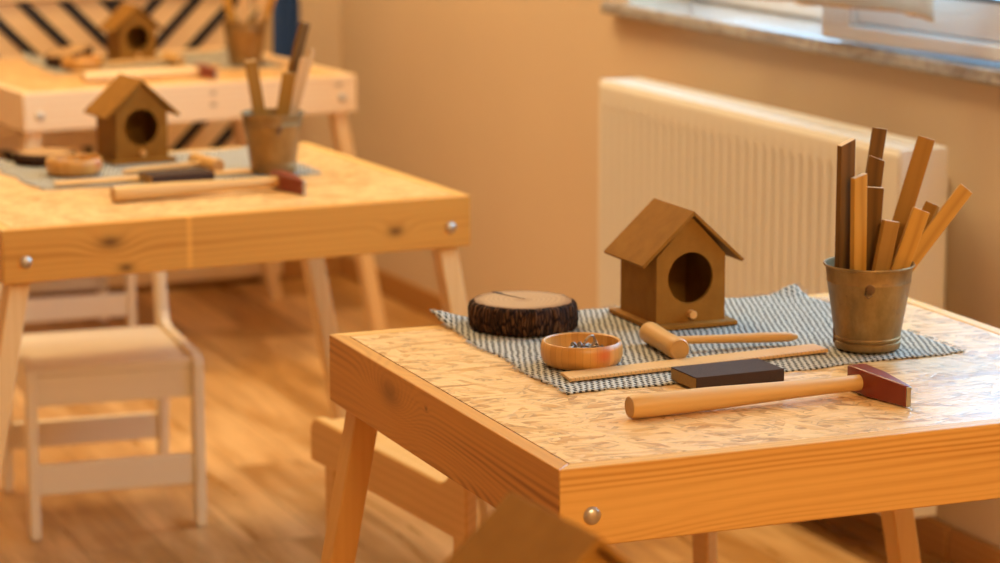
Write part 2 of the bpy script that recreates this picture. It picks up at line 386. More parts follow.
# window: sill, frame, fixed pane, sash standing slightly open
sill = MB(); sbox(sill, (-.158, (oy0 - .238) - .30, .757), (.085, .790, .781)); struct('trim_2', sill, M['sill'], bevel=.006, seg=3)
fr = MB()
for lo, hi in (((.0, (oy0 - .238), .781), (.07, (oy1 - .238), .825)), ((.0, (oy0 - .238), (oz1 + .024) - .05), (.07, (oy1 - .238), (oz1 + .024))), ((.0, (oy1 - .238) - .05, .825), (.07, (oy1 - .238), (oz1 + .024) - .05)), ((.0, (oy0 - .238), .825), (.07, (oy0 - .238) + .05, (oz1 + .024) - .05)), ((.0, -.10, .825), (.07, -.03, (oz1 + .024) - .05))):
    sbox(fr, lo, hi)
win = struct('window_1', fr, M['pvc'], bevel=.006)
def wpart(name, mb, mat, parent, **k):
    o = mb.build(name, mat, None, **k); o.parent = parent; return o
wpart('pane', sbox(MB(), (.032, -.03, .825), (.036, (oy1 - .238) - .05, (oz1 + .024) - .05)), M['glass'], win, smooth=0)
# the sash: hinged on its near side, free edge leaning into the room
SM = WS @ Matrix.Translation((-.022, -1.42, 0)) @ Matrix.Rotation(math.radians(4.8), 4, 'Z')
sl = 1.405; zb, zt = .787, 2.08
sa = MB()
for lo, hi in (((-.034, 0, zb), (.034, sl, zb + .026)), ((-.022, 0, zb + .026), (.030, sl, zb + .085)), ((-.034, 0, zt - .07), (.034, sl, zt)), ((-.034, sl - .075, zb + .02), (.034, sl, zt - .06)), ((-.034, 0, zb + .02), (.034, .075, zt - .06))):
    sa.box(lo, hi, SM)
sash = wpart('sash', sa, M['pvc'], win, bevel=.005)
wpart('sash_pane', MB().box((-.002, .07, zb + .08), (.003, sl - .07, zt - .06), SM), M['glass'], sash, smooth=0)
wpart('gasket', MB().box((-.0235, .07, zb + .083), (-.012, sl - .07, zb + .089), SM), M['gasket'], sash, smooth=0)

# linen blind hanging in front of the window, its lower corner drooping
cu = MB(); NX, NZ = 26, 24; grid = []
for j in range(NZ + 1):
    rowv = []
    for i in range(NX + 1):
        a = -.400 + .62 * i / NX; zf = j / NZ
        z0_ = .8535 - .007 * math.exp(-((a + .400) / .016) ** 2) - .028 * (a + .400) + .001 * math.sin(a * 40)
        z = z0_ + (2.06 - z0_) * zf
        xx = -.205 + .012 * math.sin(a * 21) * (1 - zf) + .004 * math.sin(a * 57 + zf * 3)
        rowv.append(cu.bm.verts.new(WS @ Vector((xx, a, z))))
    grid.append(rowv)
for j in range(NZ):
    for i in range(NX): cu.bm.faces.new((grid[j][i], grid[j][i + 1], grid[j + 1][i + 1], grid[j + 1][i]))
ct = thing('linen_blind', 'pale linen blind hanging before the window, lower corner drooping over the white sash', 'blind')
cloth = cu.build('cloth', M['linen'], ct); so = cloth.modifiers.new('thick', 'SOLIDIFY'); so.thickness = .003
hm = MB()
hm.tube([WS @ Vector((-.205 + .012 * math.sin(a * 21) + .004 * math.sin(a * 57), a, .8535 - .007 * math.exp(-((a + .400) / .016) ** 2) - .028 * (a + .400) + .001 * math.sin(a * 40))) for a in [-.400 + .62 * i / 60 for i in range(61)]], .0032)
hm.build('hem', M['hem'], ct)
rd = MB(); rd.rod(WS @ Vector((-.205, -.43, 2.065)), WS @ Vector((-.205, .30, 2.065)), .01)
for a in (-.41, .25): rd.rod(WS @ Vector((-.205, a, 2.065)), WS @ Vector((-.1285, a, 2.16)), .006)
rd.build('rod', M['pvc'], ct)

# radiator under the window
ra = thing('radiator', 'cream ribbed panel radiator on the wall under the window sill', 'radiator', WR @ Vector((-.055, -.095, .008)), WA)
ry0, ry1, rz0, rz1 = -.10, .868, .09, .636
NG = 33; m0, m1 = ry0 + .035, ry1 - .012
prof = [(ry0, -.098), (ry0 + .004, -.100)]
pitch = (m1 - m0) / NG
for k in range(NG):
    c = m0 + pitch * (k + .5)
    prof += [(c - pitch * .32, -.100), (c - pitch * .16, -.0952), (c + pitch * .16, -.0952), (c + pitch * .32, -.100)]
prof += [(ry1 - .004, -.100), (ry1, -.098)]
fp = MB()
zs = [(rz0 + .004, 0), (rz0 + .035, 0), (rz0 + .05, 1), (rz1 - .052, 1), (rz1 - .040, 0), (rz1 - .014, 0), (rz1 - .004, .0)]
rows = []
for z, k in zs:
    rows.append([fp.bm.verts.new((-.100 + (x + .100) * k if abs(x + .0952) < .002 else x, y, z)) for (y, x) in prof])
for i in range(len(rows) - 1):
    for k in range(len(prof) - 1): fp.bm.faces.new((rows[i][k], rows[i][k + 1], rows[i + 1][k + 1], rows[i + 1][k]))
fpo = fp.build('front_panel', M['radiator'], ra, smooth=25); so = fpo.modifiers.new('thick', 'SOLIDIFY'); so.thickness = .004; so.offset = 0
tg = MB()
tg.box((-.100, ry0, rz1 - .012), (-.086, ry1, rz1)); tg.box((-.034, ry0, rz1 - .012), (-.022, ry1, rz1))
k = ry0
while k < ry1 - .004:
    tg.box((-.087, k, rz1 - .009), (-.033, k + .009, rz1 - .002)); k += .0146
tg.build('top_grille', M['radiator'], ra, bevel=.001)
for nm, y_ in (('side_cover', ry0 - .003), ('side_cover', ry1)):
    sc = MB().box((-.099, y_, rz0), (-.022, y_ + .003, rz1 - .001)); sc.box((-.066, y_ - .0006 if y_ < 0 else y_ + .001, rz0 + .03), (-.060, y_ + .0034, rz1 - .03))
    sc.build(nm, M['radiator'], ra, bevel=.0012)
MB().box((-.030, ry0 + .005, rz0 + .005), (-.024, ry1 - .005, rz1 - .012)).build('back_panel', M['radiator'], ra, bevel=.001)
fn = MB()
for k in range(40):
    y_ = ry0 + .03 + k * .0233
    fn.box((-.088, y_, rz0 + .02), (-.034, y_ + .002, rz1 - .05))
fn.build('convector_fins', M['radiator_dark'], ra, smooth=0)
for y_ in (ry0 + .12, ry1 - .12):
    MB().box((-.026, y_ - .015, rz0 + .06), (.054, y_ + .015, rz1 - .06)).build('bracket', M['radiator'], ra, bevel=.002)
pp = MB()
for y_ in (ry1 - .08, ry1 - .03): pp.tube([(-.06, y_, rz0 + .01), (-.06, y_, .05), (-.06, y_, -.008)], .0075)
pp.build('pipes', M['radiator'], ra)

# chevron panel at the back wall
BT = WR @ Matrix.Translation((-.557, Y1, 0))                 # x across, y towards the wall, z up
px0, px1, pz0, pz1 = -.62, .345, .06, .672
ch = thing('chevron_panel', 'wooden panel with black chevron strips against the back wall', 'panel')
MB().box((px0, -.035, pz0), (px1, -.014, pz1), BT).build('board', M['panel'], ch, smooth=0)
ff = MB()
ff.box((px0 - .04, -.046, pz1), (px1 + .045, -.008, pz1 + .045), BT); ff.box((px0 - .04, -.046, pz0 - .04), (px1 + .045, -.008, pz0), BT)
ff.box((px0 - .04, -.046, pz0), (px0, -.008, pz1), BT); ff.box((px1, -.046, pz0), (px1 + .045, -.008, pz1), BT)
ff.box((px0 - .03, -.04, .0), (px0, -.012, pz0), BT); ff.box((px1, -.04, .0), (px1 + .03, -.012, pz0), BT)
ff.build('frame', M['panel'], ch, bevel=.003)
def clip(poly, ax, lim, sgn):
    out = []
    for i in range(len(poly)):
        a, b = poly[i], poly[(i + 1) % len(poly)]
        da, db = sgn * (lim - a[ax]), sgn * (lim - b[ax])
        if da >= 0: out.append(a)
        if da * db < 0:
            q = da / (da - db); out.append((a[0] + (b[0] - a[0]) * q, a[1] + (b[1] - a[1]) * q))
    return out
for sd in (-1, 1):
    for k in range(-12, 8):
        c = .466 + .094 * k; hw = .0155; L = .75
        off = .004 if (abs(k) % 2) else 0
        poly = [(0, c - hw), (sd * L, c - hw + L), (sd * L, c + hw + L), (0, c + hw)]
        if k % 2: poly = [(sd * .012, c - hw + .012), (sd * L, c - hw + L), (sd * L, c + hw + L), (sd * .012, c + hw + .012)]
        for ax, lim, sg in ((0, px1 - .001, 1), (0, px0 + .001, -1), (1, pz1 - .001, 1), (1, pz0 + .001, -1)):
            poly = clip(poly, ax, lim, sg) if len(poly) > 2 else poly
        if len(poly) < 3: continue
        area = abs(sum(poly[i][0] * poly[(i + 1) % len(poly)][1] - poly[(i + 1) % len(poly)][0] * poly[i][1] for i in range(len(poly)))) / 2
        if area < 2e-4: continue
        mb = MB(); mb.prism([BT @ Vector((x, -.0385, z)) for x, z in poly], BT.to_3x3() @ Vector((0, .0045, 0)))
        mb.build('black_strip', M['strip'], ch, smooth=0)

# navy cloth on a hook beside the panel
nc = thing('hanging_cloth', 'navy blue cloth hanging on a hook beside the chevron panel', 'cloth')
cl = MB(); gr_ = []
for j in range(21):
    z = .40 + .50 * j / 20; wd = .027 if z < .65 else max(.006, .027 - (z - .65) * .13)
    gr_.append([cl.bm.verts.new((.955 + .006 * (z - .5) + wd * (i / 14 * 2 - 1), 3.725 + .008 * math.sin(i * 1.3 + z * 4), z)) for i in range(15)])
for j in range(20):
    for i in range(14): cl.bm.faces.new((gr_[j][i], gr_[j][i + 1], gr_[j + 1][i + 1], gr_[j + 1][i]))
co = cl.build('cloth', M['blue'], nc); so = co.modifiers.new('thick', 'SOLIDIFY'); so.thickness = .007
MB().tube([(.956, 3.84, .93), (.956, 3.78, .925), (.956, 3.735, .905), (.956, 3.715, .905), (.956, 3.705, .925)], .005).build('hook', M['hook'], nc)

# ------------------------------------------------------------------ tables
W, D, H, A, TH = .694, .628, .570, .074, .017
def make_table(label, loc, rz, fm, lm, xm, ym, legm, topm):
    t_ = thing('table', label, 'table', loc, rz, 'workshop tables in a row')
    g = .00015
    for pts, m_ in (([(0, 0), (W, 0), (W - TH, TH), (TH, TH)], fm), ([(0, D), (TH, D - TH), (W - TH, D - TH), (W, D)], xm), ([(0, g), (TH, TH + g), (TH, D - TH - g), (0, D - g)], lm), ([(W, g), (W, D - g), (W - TH, D - TH - g), (W - TH, TH + g)], ym)):
        MB().prism([(x, y, H - A) for x, y in pts], (0, 0, A)).build('apron', m_, t_, bevel=.0014)
    MB().box((TH + .0012, TH + .0006, H - .016), (W - TH - .0012, D - TH - .0006, H - .0004)).build('tabletop', topm, t_, smooth=0)
    lw, lt = .029, .033
    for sx in (0, 1):
        for sy in (0, 1):
            xt = .039 if sx == 0 else W - .039; xb = xt + (-1 if sx == 0 else 1) * .104
            ya = TH + .0005 if sy == 0 else D - TH - lt - .0005
            l = MB(); l.prism([(xt - lw / 2, ya, H - .018), (xt + lw / 2, ya, H - .018), (xb + lw / 2, ya, 0), (xb - lw / 2, ya, 0)], (0, lt, 0))
            l.build('leg', legm, t_, bevel=.002)
            yb, dr = (0, -1) if sy == 0 else (D, 1)
            b = MB(); xs = .032 if sx == 0 else W - .032
            Mx = Matrix.Translation((xs, yb, H - .045)) @ Matrix.Rotation(PI / 2 * (1 if dr < 0 else -1), 4, 'X')
            b.lathe([(.0085, -.0005), (.0084, .0010), (.0070, .0028), (.0045, .0041), (.0016, .0046)], 24, Mx)
            b.build('bolt', M['bolt'], t_, smooth=60)
    return t_
T1 = ((0, 0, 0), 0.0)
T2 = ((-.188, 1.428, 0), .066)
T3 = ((.178, 2.943, 0), .092)
T0 = ((-.646, -1.160, 0), 0.0)
make_table('nearest whole pine table with strand-board top, birdhouse and metal bucket on it', *T1, M['apron_front'], M['apron_left'], M['apron_plain_x'], M['apron_plain_y'], M['leg'], M['osb'])
make_table('middle pine table with dark knots in its front board, white chair pushed under', *T2, M['apron_knotty'], M['apron_plain_y'], M['apron_plain_x'], M['apron_plain_y'], M['leg_mid'], M['osb'])
make_table('farthest pale pine table in front of the black chevron panel', *T3, M['apron_pale'], M['apron_pale'], M['apron_pale'], M['apron_pale'], M['leg_pale'], M['osb'])
make_table('foreground table carrying the birdhouse cut off by the bottom of the picture', *T0, M['apron_plain_x'], M['apron_plain_y'], M['apron_plain_x'], M['apron_plain_y'], M['leg'], M['osb'])
def on(T, x, y, dz=0.0):
    c, s = math.cos(T[1]), math.sin(T[1]); l = T[0]
    return (l[0] + c * x - s * y, l[1] + s * x + c * y, H + dz)

# ------------------------------------------------------------------ chairs
def arc(cx, cy, r, a0, a1, n=6):
    return [(cx + r * math.cos(math.radians(a0 + (a1 - a0) * i / n)), cy + r * math.sin(math.radians(a0 + (a1 - a0) * i / n))) for i in range(n + 1)]
def make_chair(label, loc, rz, w=.265, d=.33, h=.277, top=.475, inset=0.0, mat=('birch', 'birch_z')):
    t_ = thing('chair', label, 'chair', loc, rz, 'low white wooden chairs')
    th, rl, lg = .0165, .050 * h / .277, .031
    def side(x):
        o = [(inset, 0), (inset, h - rl)] if inset else [(0, 0)]
        if inset: o += [(0, h - rl)]
        o += arc(.022, h - .022, .022, 180, 90)
        # rail, curve up into the back post
        o += [(d - .085, h)] + [(d - .085 + .035 * math.sin(math.radians(a)), h + .035 - .035 * math.cos(math.radians(a))) for a in (15, 35, 55, 72)]
        o += [(d - .010, top - .012)] + arc(d + .006, top - .014, .016, 160, 20, 5)
        o += [(d + .020, top - .04), (d - .012, h + .02), (d - .010, h - .04), (d + .004, 0), (d - .027, 0), (d - .046, h - rl), (inset + lg, h - rl), (inset + lg, 0)]
        return MB().prism([(x, y, z) for y, z in o], (th, 0, 0))
    for x in (0, w - th): side(x).build('side_frame', M[mat[1]], t_, bevel=.003)
    a, b = th + .0003, w - th - .0003
    MB().box((a, .012, h - .020), (b, d - .052, h - .006)).build('seat', M[mat[0]], t_, bevel=.002)
    MB().box((a, .014, h - .068), (b, .028, h - .0203)).build('seat_apron', M[mat[0]], t_, bevel=.002)
    s = h / .277
    if not inset: MB().box((a, inset + .006, .070 * s), (b, inset + .020, .118 * s)).build('stretcher', M[mat[0]], t_, bevel=.002)
    MB().box((a, d - .027, .072 * s), (b, d - .013, .116 * s)).build('stretcher', M[mat[0]], t_, bevel=.002)
    for z0, z1 in ((h + .105, h + .140), (top - .052, top - .008)):
        f0 = lambda z: d - .040 + .030 * (z - h - .03) / (top - h - .03) + .004
        MB().prism([(a, f0(z0), z0), (a, f0(z0) + .013, z0), (a, f0(z1) + .013, z1), (a, f0(z1), z1)], (b - a, 0, 0)).build('backrest', M[mat[0]], t_, bevel=.002)
    return t_
make_chair('low white wooden chair with curved side rails under the middle table', (-.062, 1.893, 0), -.075, w=.277)
make_chair('pine chair behind the nearest table, its side rail showing past the table leg', (.5135, 1.2326, 0), PI + .0935, w=.350, d=.465, h=.336, top=.525, inset=.046, mat=('pine_rail', 'pine_post'))
make_chair('white chair under the farthest table, its low stretcher seen past the middle table', (.190, 3.215, 0), -.05)

# ------------------------------------------------------------------ things on the tables
def make_mat(label, corners, lift=0.0, T=T1, sag=True):
    """corners FL, FR, BR, BL in table coordinates"""
    o_ = on(T, 0, 0, .0008)
    t_ = thing('placemat', label, 'placemat', o_, T[1], 'checked placemats')
    FL, FR, BR, BL = [Vector((*c, 0)) for c in corners]
    mb = MB(); n = 70; g = []; rr = random.Random(5)
    def P(u, v):
        p = (FL * (1 - u) + FR * u) * (1 - v) + (BL * (1 - u) + BR * u) * v
        p.x += .0035 * math.sin(v * 17 + u * 3) * (1 - u); p.y += .003 * math.sin(u * 19) * (1 - v) + .003 * math.sin(u * 13) * v
        # back-left and back-right corners curl up over the table edge
        q = math.exp(-((u / .07) ** 2 + ((1 - v) / .07) ** 2)); q2 = math.exp(-(((1 - u) / .05) ** 2 + ((1 - v) / .05) ** 2))
        p.z = .013 * q + .010 * q2 + .0007 * (1 + math.sin(u * 31 + v * 9)) * .5
        return p
    for j in range(n + 1):
        g.append([])
        for i in range(n + 1):
            p = P(i / n, j / n)
            if i in (0, n): p.x += rr.uniform(-.0022, .0022)
            if j in (0, n): p.y += rr.uniform(-.0018, .0018)
            g[-1].append(mb.bm.verts.new(p))
    for j in range(n):
        for i in range(n): mb.bm.faces.new((g[j][i], g[j][i + 1], g[j + 1][i + 1], g[j + 1][i]))
    o = mb.build('weave', M['mat'], t_); so = o.modifiers.new('thick', 'SOLIDIFY'); so.thickness = .0013; so.offset = 1
    fb = MB()
    for k in range(330):
        e = rr.choice((0, 0, 1, 2, 3)); s_ = rr.random()
        p = (P(0, s_), P(1, s_), P(s_, 0), P(s_, 1))[e]; dv = (Vector((-1, 0, 0)), Vector((1, 0, 0)), Vector((0, -1, 0)), Vector((0, 1, 0)))[e]
        L = rr.uniform(.002, .0055); q = p + dv * L + Vector((rr.uniform(-.002, .002), rr.uniform(-.002, .002), rr.uniform(0, .0012)))
        fb.tube([p + Vector((0, 0, .0006)), (p + q) / 2 + Vector((0, 0, .0012)), q + Vector((0, 0, .0003))], .00045, 4)
    f_ = fb.build('fringe', M['thread'], t_); f_['kind'] = 'stuff'
    return t_
make_mat('black and white checked placemat on the nearest table', ((.122, .262), (.592, .284), (.584, .640), (.130, .643)))
make_mat('checked placemat on the middle table under its birdhouse and bucket', ((.152, .318), (.580, .290), (.600, .600), (.150, .600)), T=T2)
make_mat('checked placemat on the farthest table by the chevron panel', ((.160, .285), (.625, .205), (.650, .540), (.190, .590)), T=T3)

def make_house(label, loc, rz=0.0):
    t_ = thing('birdhouse', label, 'birdhouse', loc, rz, 'brown birdhouses')
    hw, dp, ew, ap, th, fl = .042, .093, .076, .1185, .0045, .0050       # half width, depth, eave height, apex, board, floor plate
    MB().box((-.052, -.013, 0), (.052, dp + .010, fl)).build('floor_plate', [M['mdf']], t_, bevel=.0008)
    # gable walls; the front one has the round hole
    def gable(y, hole):
        bm = bmesh.new(); out = [(-hw, fl), (hw, fl), (hw, ew), (0, ap), (-hw, ew)]
        vs = [bm.verts.new((x, y, z)) for x, z in out]; es = [bm.edges.new((vs[i], vs[(i + 1) % 5])) for i in range(5)]
        if hole:
            hv = [bm.verts.new((-.0005 + .0275 * math.cos(2 * PI * k / 48), y, .0525 + .0275 * math.sin(2 * PI * k / 48))) for k in range(48)]
            es += [bm.edges.new((hv[k], hv[(k + 1) % 48])) for k in range(48)]
            bmesh.ops.triangle_fill(bm, use_beauty=True, edges=es)
        else: bm.faces.new(vs)
        r = bmesh.ops.extrude_face_region(bm, geom=bm.faces[:])
        bmesh.ops.translate(bm, vec=(0, th, 0), verts=[v for v in r['geom'] if isinstance(v, bmesh.types.BMVert)])
        mb = MB(); mb.bm.free(); mb.bm = bm; return mb
    gable(0, True).build('front_wall', M['mdf'], t_, smooth=30)
    gable(dp - th, False).build('back_wall', M['mdf'], t_, smooth=0)
    for x in (-hw, hw - th): MB().box((x, th + .0002, fl), (x + th, dp - th - .0002, ew + (.0))).build('side_wall', M['mdf'], t_, bevel=.0005)
    # roof boards
    ya, yb = -.0065, dp + .003; ex, ez, rx, rt = .060, .0675, 0.0, .0038
    sl_ = (ap + .0005 - ez) / ex; nn = Vector((sl_, 0, 1)).normalized()
    for sd in (-1, 1):
        e = Vector((sd * ex, 0, ez - .0005)); r_ = Vector((0, 0, ap + .0015)); n_ = Vector((sd * nn.x, 0, nn.z)) * rt
        r2 = Vector((0, 0, r_.z + rt / nn.z))
        MB().prism([(e.x, ya, e.z), (r_.x, ya, r_.z), (r2.x, ya, r2.z), (e.x + n_.x, ya, e.z + n_.z)], (0, yb - ya, 0)).build('roof_board', M['mdf'], t_, bevel=.0006)
    b = MB(); b.rod((0, .002, .0135), (0, -.008, .0135), .0044); b.build('perch', M['dowel'], t_)
    return t_
house = make_house('brown fibreboard birdhouse on the checked mat of the nearest table', on(T1, .3795, .507, .0022))
house.scale = (1.0, 1.0, 1.035)
dup(house, 'brown birdhouse on the middle table beside the bucket of slats', on(T2, .372, .515, .0022), T2[1] + .02)
dup(house, 'small blurred birdhouse on the farthest table before the chevron panel', on(T3, .386, .422, .0022), T3[1] - .02)
h3 = [o for o in COL.objects if o.name.startswith('birdhouse')][-1]; h3.scale = (.93, .93, .93)
h0 = dup(house, 'dark roof of the birdhouse in the foreground, cut by the bottom edge', on(T0, .380, .499, .0), .078)
h0.scale = (1.18, 1.18, 1.18)

def make_log(label, loc, rz=0.0):
    t_ = thing('log_slice', label, 'log slice', loc, rz, 'slices of tree trunk with bark')
    rr = random.Random(11); ph = [rr.uniform(0, 6.28) for _ in range(9)]
    def rf(a, z):
        return 1 + .025 * math.sin(2 * a + ph[0]) + .014 * math.sin(5 * a + ph[1]) + .012 * math.sin(13 * a + ph[2] + z * 60) + .013 * math.sin(29 * a + ph[3] + z * 90) + .010 * math.sin(43 * a + ph[4] - z * 110)
    mb = MB(); mb.lathe([(.0555, 0), (.0580, .004), (.0590, .012), (.0590, .021), (.0575, .0275), (.0545, .0300), (.0520, .0302)], 144, None, rf)
    mb.build('bark', M['bark'], t_, smooth=60)
    MB().lathe([(.0528, .0299), (.0528, .0306)], 144, None, lambda a, z: rf(a, .03)).build('sawn_face', M['sawn'], t_)
    c = MB(); c.prism([(.002, .002, .0303), (-.016, .028, .0303), (-.026, .048, .0303), (-.031, .0455, .0303), (-.0185, .0265, .0303)], (0, 0, .0007))
    c.build('crack', M['crack'], t_, smooth=0)
    return t_
log = make_log('round log slice with dark bark on the nearest table left of the birdhouse', on(T1, .207, .574, .0023), -.30)
l2 = dup(log, 'log slice at the left of the middle table behind the bamboo bowl', on(T2, .234, .578, .0022), 1.1)
l2.scale = (.80, .80, .55)
l3 = dup(log, 'log slice leaning on the bowl of the farthest table', on(T3, .232, .412, .0150), .4)
l3.rotation_euler = (.0, -.22, .3); l3.scale = (.82, .82, .6)

def make_bowl(label, loc, rz=0.0):
    o = MB().lathe([(.030, 0), (.0365, .0005), (.0405, .004), (.0425, .011), (.0425, .019), (.0410, .0245), (.0395, .0252), (.0378, .0240), (.0372, .015), (.0340, .0065), (.028, .0050), (.001, .0048)], 64).build('bowl', M['bamboo'], None, smooth=50)
    o.location = loc; o.rotation_euler = (0, 0, rz)
    return tag(o, label, 'bowl', 'bamboo bowls')
BL1 = on(T1, .190, .377, .0023)
bowl = make_bowl('bamboo bowl with a red smudge holding nails on the nearest table', BL1)
dup(bowl, 'bamboo bowl of nails on the middle table in front of its log slice', on(T2, .238, .440, .0022), .7)
dup(bowl, 'bamboo bowl on the farthest table left of its birdhouse', on(T3, .230, .326, .0022), 1.9)
def make_nail():
    mb = MB(); mb.lathe([(.0002, 0), (.0011, .003), (.0011, .021), (.0030, .0213), (.0030, .0222), (.0012, .0225)], 10)
    return mb.build('nail', M['nail'])
nail0 = make_nail()
def nails(T, bx, by, n, seed, label, group, first=None):
    rr = random.Random(seed)
    for k in range(n):
        o = nail0 if (first and k == 0) else nail0.copy()
        if o is not nail0: COL.objects.link(o)
        r = .024 * math.sqrt(rr.random()); a = rr.uniform(0, 6.28)
        z = .0095 + .0095 * (1 - (r / .024)) + rr.uniform(0, .003)
        o.location = on(T, bx + r * math.cos(a), by + r * math.sin(a), .0023 + z)
        o.rotation_euler = (PI / 2 + rr.uniform(-.35, .35), 0, rr.uniform(0, 6.28))
        o.location -= (o.rotation_euler.to_matrix() @ Vector((0, 0, .011)))
        tag(o, label, 'nail', group)
nails(T1, .190, .377, 34, 3, 'small steel nail in the pile inside the bamboo bowl on the nearest table', 'nails in the nearest bowl', True)
nails(T2, .238, .440, 12, 8, 'small nail in the bowl on the middle table', 'nails in the middle bowl')
# a bright ring clip standing out of the heap
clip_ = MB(); clip_.tube([(.006 * math.cos(a) * 1.0, 0, .0085 * math.sin(a)) for a in [2 * PI * k / 20 * .86 for k in range(21)]], .0013)
ck = clip_.build('wire_clip', M['steel']); ck.location = on(T1, .196, .372, .0245); ck.rotation_euler = (.2, .45, .3)
tag(ck, 'bright bent wire clip sticking out of the nail heap', 'clip')

def make_mallet(label, loc, rz):
    t_ = thing('mallet', label, 'mallet', loc, rz, 'small wooden mallets')
    r = .0117
    h_ = MB(); h_.rod((0, -.047, r), (0, .047, r), 0, 0, 32, [(0, r * .88), (.02, r), (.12, r * 1.0), (.5, r * .93), (.88, r * 1.0), (.98, r), (1, r * .88)])
    h_.build('head', M['mallet'], t_, smooth=40)
    for s_ in (-1, 1): MB().rod((0, s_ * .0468, r), (0, s_ * .0473, r), r * .86, None, 32).build('head_face', M['end_grain'], t_)
    k = MB(); k.rod((.009, 0, r), (.152, 0, .0072), 0, 0, 20, [(0, .0042), (.25, .0044), (.75, .0056), (.93, .0050), (.985, .0035), (1, .0018)])
    k.build('handle', M['handle'], t_, smooth=60)
    return t_
mal = make_mallet('small wooden mallet on the nearest table, handle pointing to the bucket', on(T1, .2945, .398, .0022), -.10)
m2 = dup(mal, 'small wooden mallet on the middle table, head beside the bucket', on(T2, .433, .393, .0022), T2[1] + PI + .10)
m2.scale = (.92, .92, .92)
dup(mal, 'small wooden mallet on the farthest table, behind the red hammer', on(T3, .428, .328, .0022), T3[1] + PI - .06)

def make_ruler(label, loc, rz):
    o = MB().prism([(-.150, .010, .0003), (-.156, -.0155, .0003), (.154, -.0155, .0003), (.156, .0155, .0003), (-.150, .0155, .0003)], (0, 0, .0036)).build('ruler', M['ruler'], None, bevel=.0006)
    o.location = loc; o.rotation_euler = (0, 0, rz)
    return tag(o, label, 'ruler', 'wooden rulers')
rul = make_ruler('flat wooden ruler on the nearest table between bowl and sanding block', on(T1, .298, .331, .0022), .08)
dup(rul, 'flat wooden ruler on the middle table in front of its bowl', on(T2, .330, .340, .0022), T2[1] - .02)
dup(rul, 'flat wooden ruler on the farthest table behind its red hammer', on(T3, .340, .250, .0022), T3[1] - .05)

def make_block(label, loc, rz):
    t_ = thing('sanding_block', label, 'sanding block', loc, rz, 'sanding blocks')
    l, w_, h_ = .100, .054, .0130
    MB().box((0, .0010, 0), (l - .0005, w_, h_ - .0010)).build('foam_core', M['foam'], t_, bevel=.0008)
    g = MB(); g.box((.0, 0, h_ - .00099), (l, w_, h_)); g.box((.0005, 0, .0003), (l, .0010, h_ - .001)); g.box((l - .0005, 0.0, .0003), (l, w_, h_ - .001))
    g.build('grit_sheet', M['grit'], t_, smooth=0); return t_
blk = make_block('dark sanding block lying behind the hammer on the nearest table', on(T1, .2445, .2215, .0024), .03)
dup(blk, 'dark sanding block on the middle table behind its red hammer', on(T2, .307, .281, .0022), T2[1] + .05)

def make_hammer(label, loc, rz, hm='handle'):
    t_ = thing('hammer', label, 'hammer', loc, rz, 'red headed hammers')
    k = MB(); k.rod((0, 0, .0118), (.268, .003, .0125), 0, 0, 28, [(0, .0098), (.012, .0115), (.10, .0117), (.32, .0112), (.52, .0098), (.68, .0086), (.84, .0080), (1, .0078)])
    k.build('handle', M[hm], t_, smooth=50)
    e = MB(); e.rod((-.0004, 0, .0118), (.0006, 0, .0118), .0102, None, 28); e.build('handle_end', M['end_grain'], t_)
    # head: square poll towards the camera, wedge towards the back
    hd = MB(); xc = .2625
    sec = [(-.064, .0030, .0105, .0110, .0055), (-.058, .0036, .0110, .0113, .0050), (-.012, .0095, .0128, .0131, .0), (.020, .0098, .0128, .0131, .0), (.028, .0090, .0118, .0131, .0)]
    rings = []
    for y, hx, hz, zc, dx in sec:
        rings.append([hd.bm.verts.new((xc + dx + sx * hx, y, max(.0004, zc + sz * hz))) for sx, sz in ((-1, -1), (1, -1), (1, 1), (-1, 1))])
    for i in range(len(rings) - 1):
        for q in range(4): hd.bm.faces.new((rings[i][q], rings[i][(q + 1) % 4], rings[i + 1][(q + 1) % 4], rings[i + 1][q]))
    hd.bm.faces.new(rings[0][::-1]); hd.bm.faces.new(rings[-1])
    hd.build('head', M['red'], t_, bevel=.0016, smooth=30)
    MB().box((xc + .0055 - .0026, -.0655, .0010), (xc + .0055 + .0028, -.0636, .0210)).build('striking_face', M['steel'], t_, bevel=.0012)
    return t_
ham = make_hammer('red headed hammer with wooden handle on the nearest table', on(T1, .137, .147, .0), .015)
ham2 = dup(ham, 'red headed hammer on the middle table', on(T2, .208, .163, .0), T2[1] + .02)
ham3 = make_hammer('red headed hammer with pale handle on the farthest table', on(T3, .158, .112, .0), T3[1] + .0, 'handle_pale')
ham3.scale = (.95, .95, .95)

